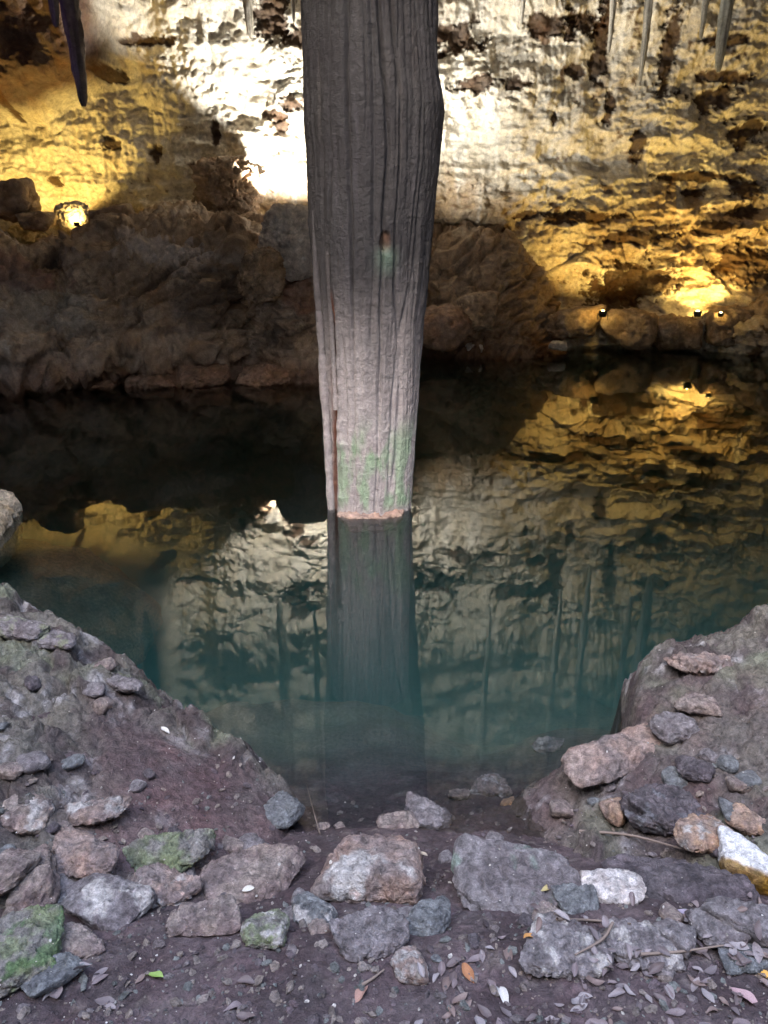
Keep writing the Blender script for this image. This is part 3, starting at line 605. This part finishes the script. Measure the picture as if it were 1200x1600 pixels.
# px, py, w, h, colours, patch colour, rotation deg, seed, flatness, label
STONES = [
 (28, 1492, 125, 120, MOSS, (0.16, 0.23, 0.12), 10, 201, 1.0, 'large green mossy stone in the bottom left corner'),
 (78, 1520, 90, 60, BLUE, None, 30, 202, 0.6, 'low blue-grey stone against the right of the green mossy stone'),
 (112, 1476, 98, 52, TAN, None, -5, 203, 0.8, 'flat brown stone just right of the green mossy stone'),
 (165, 1412, 150, 95, GR, WP, -12, 204, 0.9, 'broad pale grey stone with whitish edges above the flat brown stone'),
 (58, 1378, 92, 105, TAN, None, 25, 205, 0.9, 'tall mauve-brown stone near the left edge above the mossy stone'),
 (8, 1365, 70, 85, TAN, None, -20, 206, 0.9, 'brown stone cut by the left edge of the photo'),
 (135, 1335, 150, 80, PINK, None, -15, 207, 0.8, 'long pinkish block behind the broad pale grey stone'),
 (262, 1337, 130, 66, MOSS, None, 8, 208, 0.8, 'green-tinged stone at the foot of the mud slope'),
 (252, 1387, 115, 66, PINK, WP, -14, 209, 0.8, 'tan stone with white crust below the green-tinged stone'),
 (319, 1440, 112, 68, TAN, None, 2, 210, 0.95, 'neat rectangular brown block standing in the front row'),
 (415, 1456, 68, 62, MOSS, WP, 20, 211, 0.9, 'small rounded greenish stone right of the rectangular block'),
 (492, 1432, 76, 62, BLUE, WP, -15, 212, 0.9, 'pale blue-grey stone touching the big central rock'),
 (390, 1372, 165, 85, TAN, None, 5, 213, 0.5, 'low mud-covered brown rock left of the big central rock'),
 (596, 1366, 212, 140, PINK, WP, -12, 214, 1.0, 'big central rock with a pinkish orange top'),
 (800, 1380, 195, 122, GR, (0.25, 0.30, 0.26), -10, 215, 0.8, 'big flat grey slab with a greenish left side'),
 (666, 1440, 88, 62, BLUE, None, -8, 216, 0.9, 'blue-grey stone tucked under the right of the big central rock'),
 (582, 1462, 110, 70, GR, None, 12, 217, 0.5, 'flat grey stone in the mud under the big central rock'),
 (642, 1512, 52, 58, PINK, WP, 10, 218, 0.9, 'small upright tan stone in the mud at the bottom'),
 (960, 1391, 95, 55, WH, None, -18, 219, 0.8, 'white-pink chunk lying right of the big flat slab'),
 (1032, 1270, 122, 98, DARK, (.2, .2, .22), -5, 220, 1.0, 'squared dark grey block on the right bank'),
 (1098, 1306, 78, 58, ORG, WP, 20, 221, 0.9, 'orange-tan stone in front of the squared dark block'),
 (1165, 1288, 62, 50, ORG, None, -10, 222, 0.9, 'brown stone right behind the white and gold stone'),
 (1052, 1382, 215, 85, DARK, None, -14, 224, 0.45, 'wide dark flat slab behind the white-pink chunk'),
 (1108, 1452, 70, 75, GR, None, 8, 225, 1.0, 'dark square ended block right of the flat slabs in front'),
 (1152, 1448, 62, 105, GR, None, 55, 226, 1.1, 'tilted grey slab leaning by the dark square ended block'),
 (888, 1484, 135, 78, GR, WP, -8, 227, 0.55, 'flat grey slab at the front with a yellowish patch'),
 (996, 1478, 115, 76, GR, WP, -18, 228, 0.75, 'grey slab with a whitish corner at the front'),
 (1054, 1468, 42, 62, GR, None, 40, 229, 0.9, 'narrow stone wedged between two grey slabs'),
 (902, 1410, 62, 58, BLUE, None, 10, 230, 0.6, 'small bluish stone between the big flat slab and the white chunk'),
 (856, 1432, 56, 42, TAN, None, -10, 231, 0.7, 'small brown stone at the lower right corner of the big slab'),
 (1165, 1492, 88, 48, BLUE, None, 5, 232, 0.5, 'low blue-green stone near the right edge at the front'),
 (766, 1231, 66, 40, TAN, WP, 5, 233, 1.0, 'rounded tan stone at the edge of the water'),
 (716, 1242, 34, 20, TAN, None, 5, 234, 0.8, 'small wet brown stone left of the rounded tan stone'),
 (794, 1254, 26, 15, ((.5, .3, .17), (.4, .25, .15)), None, 20, 235, 0.8, 'small orange chip of stone at the edge of the water'),
 (853, 1168, 50, 28, GR, WP, -5, 236, 0.9, 'small grey stone standing alone in the shallow water'),
 (965, 1178, 185, 72, PINK, None, 24, 237, 0.45, 'pinkish orange rock ledge at the right water edge'),
 (965, 1083, 62, 52, DARK, None, 0, 238, 0.9, 'dark wet boulder half under water by the right bank'),
 (1086, 1206, 55, 44, DARK, None, -30, 239, 1.0, 'small black wet stone set in the right bank'),
 (1052, 1140, 85, 55, GR, None, 15, 240, 0.8, 'greenish grey stone set in the right bank above the orange ledge'),
 (1090, 1103, 70, 40, TAN, None, -10, 241, 0.8, 'brown stone with a dark gap below it on the right bank'),
 (1100, 1040, 110, 40, PINK, WP, -4, 242, 0.9, 'whitish streaked stone on the crest of the right bank'),
 (622, 1288, 60, 34, TAN, None, 5, 243, 0.8, 'wet brown stone just behind the big central rock'),
 (672, 1278, 80, 50, GR, None, -20, 244, 0.7, 'wet grey stone between the central rock and the water'),
 (960, 1270, 36, 62, ORG, None, 20, 245, 0.9, 'narrow reddish stone left of the squared dark block'),
 (150, 1270, 95, 52, PINK, WP, 12, 246, 0.8, 'pale pitted stone at the near edge of the mud slope'),
 (40, 1275, 85, 60, TAN, WP, -10, 247, 0.8, 'warty tan stone on the left bank at the edge'),
 (505, 1292, 22, 18, TAN, None, 0, 248, 0.9, 'single tan pebble by the thin upright twig'),
 (30, 985, 90, 40, GR, (.27, .28, .2), -18, 249, 1.0, 'light grey-green rock on the far crest of the left bank'),
 (90, 1005, 60, 36, GR, (.27, .28, .2), -15, 250, 1.0, 'second grey-green rock on the left crest, beside the light one'),
 (195, 1070, 70, 34, GR, None, -20, 251, 0.9, 'grey rock with a black hollow on the left crest'),
 (445, 1270, 55, 62, BLUE, None, -40, 252, 0.9, 'bluish stone at the tip of the left bank by the water'),
]
for (px, py, w, h, cols, patch, rot, seed, flat, lab) in STONES:
    p, n = hit(px, py + h * 0.12)
    if p is None: continue
    k = m_per_px(np.array(p))
    w, h = w * 1.1, h * 1.1
    hw_ = h * k
    dims = (w * k * 1.02, hw_ * (1.0 if flat > 0.7 else 1.12), hw_ * 0.62 * (0.45 + 0.55 * flat))
    loc = np.array(p); loc[2] += dims[2] * 0.24
    put_rock('stone', loc, dims, seed, lab, 'stone', M_STONE, cols=cols, patch=patch, rot=R(rot), sub=(6 if w > 110 else 5) if w > 60 else 4, under=0.38, rough=0.62 if w > 150 else 1.0,
             sharp=11 if seed in (210, 220, 225) else 8, box=0.9 if seed in (210, 220, 225) else 0.72)
# two-tone stone: strong light on its top put in as white, gold-brown flank
p, n = hit(1165, 1385); k = m_per_px(np.array(p))
me, v, f = rock_mesh('stone', (105 * k, 105 * k, 85 * k), 223, 5, 7, 0.6, ((0.85, 0.85, 0.86), (0.8, 0.8, 0.8)), None, 0.8, R(-25), (R(12), R(10)))
lo = np.array(p) + [0, 0, 30 * k]
side = -0.55 * v[:, 0] - 0.75 * v[:, 1] - 0.55 * v[:, 2] + 0.012 * fbm(v * 40, 4)
cc = mixc((0.86, 0.86, 0.87), (0.42, 0.26, 0.08), sst(0.004, 0.02, side))
cc = mixc(cc, (0.2, 0.11, 0.04), sst(0.05, 0.3, fbm(v * 30, 4, 0.6, seed=5)) * sst(0.01, 0.02, side))
ca = np.ones((len(v), 4), np.float32); ca[:, :3] = cc; me.color_attributes['Col'].data.foreach_set('color', ca.ravel())
o = link('stone', me, M_STONE, loc=tuple(lo)); tag(o, 'stone with top light painted white and golden brown flank at the right edge', 'stone'); BVH_SRC.append((v + lo, f))
SMALL = [('brown', TAN), ('grey', GR), ('dark', DARK), ('bluish grey', BLUE)]
LAND = [(28, 1492, 'green mossy corner stone'), (165, 1412, 'broad pale grey stone'), (262, 1337, 'green-tinged stone'), (319, 1440, 'rectangular brown block'), (415, 1456, 'rounded greenish stone'),
        (596, 1366, 'big central rock'), (800, 1380, 'big flat grey slab'), (960, 1391, 'white-pink chunk'), (1032, 1270, 'squared dark grey block'), (1165, 1370, 'white and gold stone'), (965, 1178, 'pinkish rock ledge'),
        (766, 1231, 'rounded tan water-edge stone'), (1100, 1040, 'crest of the right bank'), (90, 1005, 'crest of the left bank'), (888, 1484, 'flat grey front slab'), (320, 1230, 'bare mud slope'), (58, 1378, 'tall mauve-brown stone'), (150, 1270, 'pale pitted stone')]
seen_labels = set()
def small_label(px, py, w, nm):
    size = 'tiny' if w < 26 else 'small' if w < 37 else 'fist-sized'
    for lx, ly, ln in sorted(LAND, key=lambda q: (q[0] - px) ** 2 + (q[1] - py) ** 2):
        dx, dy = px - lx, py - ly
        where = ('to the right of' if dx > 0 else 'to the left of') if abs(dx) > abs(dy) else ('in front of' if dy > 0 else 'behind')
        lab = '%s %s stone in mud %s the %s' % (size, nm, where, ln)
        if lab not in seen_labels: break
    seen_labels.add(lab); return lab
rf = random.Random(21)
spots = [(rf.uniform(-10, 470), rf.uniform(1290, 1450)) for _ in range(26)] + [(rf.uniform(480, 760), rf.uniform(1250, 1500)) for _ in range(16)] + [(rf.uniform(760, 1210), rf.uniform(1180, 1480)) for _ in range(34)] + [(rf.uniform(0, 300), rf.uniform(1030, 1260)) for _ in range(10)]
for q, (px, py) in enumerate(spots):
    p, n = hit(px, py)
    if p is None or p.z < -0.02: continue
    g_ = bvh_ground.ray_cast(Vector((0, 0, CAM_H)), Vector(ray(px, py)))[0]
    if g_ is None or (g_ - p).length > 0.01: continue
    k = m_per_px(np.array(p)); w = rf.uniform(18, 48); nm, cl = SMALL[q % 4]
    put_rock('small_stone', np.array(p) + [0, 0, w * k * 0.08], (w * k, w * k * rf.uniform(.6, .95), w * k * rf.uniform(.35, .6)), 400 + q,
             small_label(px, py, w, nm), 'stone', M_STONE, 'small loose stones in the mud', cols=cl, rot=rf.uniform(0, 6), sub=3)
bvh = make_bvh()

# ------------------------------------------------------------------ gravel and white flecks (stuff)
rs = np.random.default_rng(5)
def chips(name, n, sizes, pals, region, seed, keep_off=True):
    d, f = ico(1); VV, FF, CC, o = [], [], [], 0
    r = np.random.default_rng(seed); c = 0
    while c < n:
        px, py = region(r); p, nn = hit(px, py)
        c += 1
        if p is None or p.z < -0.1: continue
        g_ = bvh_ground.ray_cast(Vector((0, 0, CAM_H)), Vector(ray(px, py)))[0]
        if keep_off and (g_ is None or (g_ - p).length > 0.006): continue
        sz = sizes[0] * (sizes[1] / sizes[0]) ** (r.random() ** 2.2)
        sc = np.array([sz, sz * r.uniform(.5, .9), sz * r.uniform(.25, .6)]) / 2
        v = d * (1 + r.uniform(-.28, .28, (len(d), 1))) * sc
        a = r.uniform(0, 6.28); ca_, sa = math.cos(a), math.sin(a)
        v = v @ np.array([[ca_, -sa, 0], [sa, ca_, 0], [0, 0, 1]]).T
        t = r.normal(0, .25, 2); v[:, 2] += v[:, 0] * t[0] + v[:, 1] * t[1]
        VV.append(v + np.array(p) + [0, 0, sc[2] * 0.4]); FF.append(f + o); o += len(d)
        CC.append(np.broadcast_to(np.array(pals[r.integers(len(pals))]) * r.uniform(.7, 1.2), (len(d), 3)))
    ob = link(name, new_mesh(name, np.vstack(VV), np.vstack(FF), np.vstack(CC), smooth=False), M_STONE)
    tag(ob, kind='stuff')
def reg_front(r): return r.uniform(-20, 1220), 1180 + 440 * r.random() ** 0.8
def reg_any(r): return r.uniform(-20, 1220), 960 + 650 * r.random()
chips('gravel', 2600, (0.006, 0.035), [(.2, .17, .17), (.26, .22, .2), (.14, .11, .12), (.3, .25, .22), (.2, .21, .2)], reg_front, 1)
chips('shell_grit', 420, (0.003, 0.014), [(.75, .72, .68), (.6, .56, .5), (.7, .65, .6)], reg_any, 2, False)

# ------------------------------------------------------------------ leaves
def leaf_mesh(i):
    r = np.random.default_rng(300 + i); L_, W_ = 1.0, r.uniform(0.32, 0.5)
    n = 9; t = np.linspace(0, 1, n); w = W_ / 2 * np.sin(np.pi * t ** r.uniform(.75, 1.15)) ** 0.8
    bend, fold, tw = r.uniform(-.7, .9), r.uniform(.1, .9), r.uniform(-1.2, 1.2)
    V_ = []
    for j in (-1, -0.5, 0, 0.5, 1):
        z = bend * (t - .5) ** 2 + abs(j) * w * fold * (1 + .4 * np.sin(7 * t + i)) + tw * j * w * (t - .5)
        V_.append(np.stack([t - .5 + 0 * w, j * w + 0.06 * np.sin(3 * t + i), z], -1))
    return new_mesh('fallen_leaf', np.stack(V_), grid_faces(5, n))
LM = [leaf_mesh(i) for i in range(8)]
for m_ in LM: m_.materials.append(M_LEAF)
def put_leaf(px, py, size, col, label, group=None, seed=0):
    p, n = hit(px, py)
    if p is None or p.z < 0.0: return
    r = random.Random(seed * 7 + int(px) * 13 + int(py))
    o = bpy.data.objects.new('fallen_leaf', LM[r.randrange(8)]); COL.objects.link(o)
    if n.z < 0: n = -n
    n = (n + Vector((r.uniform(-.3, .3), r.uniform(-.3, .3), 1.0))).normalized()
    q = n.to_track_quat('Z', 'Y') @ Matrix.Rotation(r.uniform(0, 6.28), 4, 'Z').to_quaternion()
    o.rotation_mode = 'QUATERNION'; o.rotation_quaternion = q
    o.location = p + n * 0.004; o.scale = (size,) * 3; o.color = (*col, 1)
    tag(o, label, 'leaf', group)
rl = random.Random(9)
LC = [(.19, .15, .155), (.24, .205, .21), (.13, .10, .10), (.2, .145, .13), (.29, .26, .265), (.15, .125, .13)]
for k in range(135):
    if k < 105: px, py = rl.uniform(650, 1215), 1480 + 130 * rl.random() ** 0.75
    elif k < 125: px, py = rl.uniform(780, 1200), rl.uniform(1400, 1500)
    else: px, py = rl.uniform(60, 620), rl.uniform(1520, 1605)
    put_leaf(px, py, rl.uniform(.022, .05), LC[k % 6], 'dull mauve-grey dry leaf lying among many on the dark mud', 'dry grey leaves littering the front of the shore', k)
for (px, py, s_, c, lab) in [(241, 1527, .045, (.22, .33, .08), 'single fresh green leaf on the bare mud at left'), (732, 1521, .06, (.42, .2, .1), 'rust-orange curled leaf on the mud below the flat stones'),
        (826, 1466, .035, (.5, .25, .08), 'small orange leaf at the lower corner of the big flat slab'), (1193, 1526, .05, (.6, .33, .05), 'bright orange leaf at the right edge of the photo'),
        (566, 1556, .055, (.42, .25, .2), 'pinkish brown leaf on the mud at the bottom middle'), (851, 1391, .045, (.45, .37, .17), 'yellowish leaf resting on the big flat grey slab'),
        (1070, 1429, .045, (.3, .26, .33), 'mauve leaf on the wide dark flat slab'), (1165, 1562, .07, (.38, .25, .26), 'large pinkish leaf in the bottom right corner'),
        (258, 1142, .04, (.6, .57, .52), 'whitish leaf on the upper mud slope of the left bank'), (388, 1390, .035, (.6, .57, .5), 'pale leaf on the low mud-covered rock'),
        (1085, 1415, .04, (.25, .2, .2), 'dark brown leaf near the edge of the wide flat slab'), (90, 1555, .06, (.27, .22, .22), 'grey-brown leaf on the mud right of the green stone'),
        (125, 1517, .06, (.28, .25, .26), 'long grey leaf below the flat brown stone'), (660, 1335, .03, (.4, .33, .25), 'small tan leaf on the big central rock'),
        (785, 1558, .06, (.6, .58, .55), 'crumpled whitish leaf among the grey leaves')]:
    put_leaf(px, py, s_, c, lab, None, 3)

# ------------------------------------------------------------------ twigs
def twig(pts, r0, label, lift=0.006):
    pp = []
    for a in pts:
        p, n = hit(a[0], a[1])
        if p is None: p = Vector(at_z(a[0], a[1], 0))
        pp.append(np.array(p) + [0, 0, lift + (a[2] if len(a) > 2 else 0)])
    c = catmull(pp, 40); rd = np.linspace(r0, r0 * .5, 40)
    o = link('twig', new_mesh('twig', tube(c, rd, 8), grid_faces(8, 40, True)), M_BARK); tag(o, label, 'twig')
twig([(905, 1303), (985, 1310), (1075, 1334)], .005, 'long straight twig lying in front of the squared dark block', .012)
twig([(870, 1440), (930, 1442), (985, 1447)], .004, 'straight thin twig lying across the grey slabs at the front', .008)
twig([(957, 1446), (940, 1472), (898, 1496)], .004, 'pale curved twig on the flat grey slab at the front', .008)
twig([(500, 1305), (490, 1275, .02), (480, 1245, .05)], .0025, 'thin bent twig standing at the water edge by the central rock')
twig([(565, 1542), (582, 1532), (600, 1518)], .004, 'short pale twig on the mud left of the small upright stone')
twig([(1000, 1494), (1060, 1490), (1130, 1480)], .004, 'dark twig lying under the tilted grey slab')
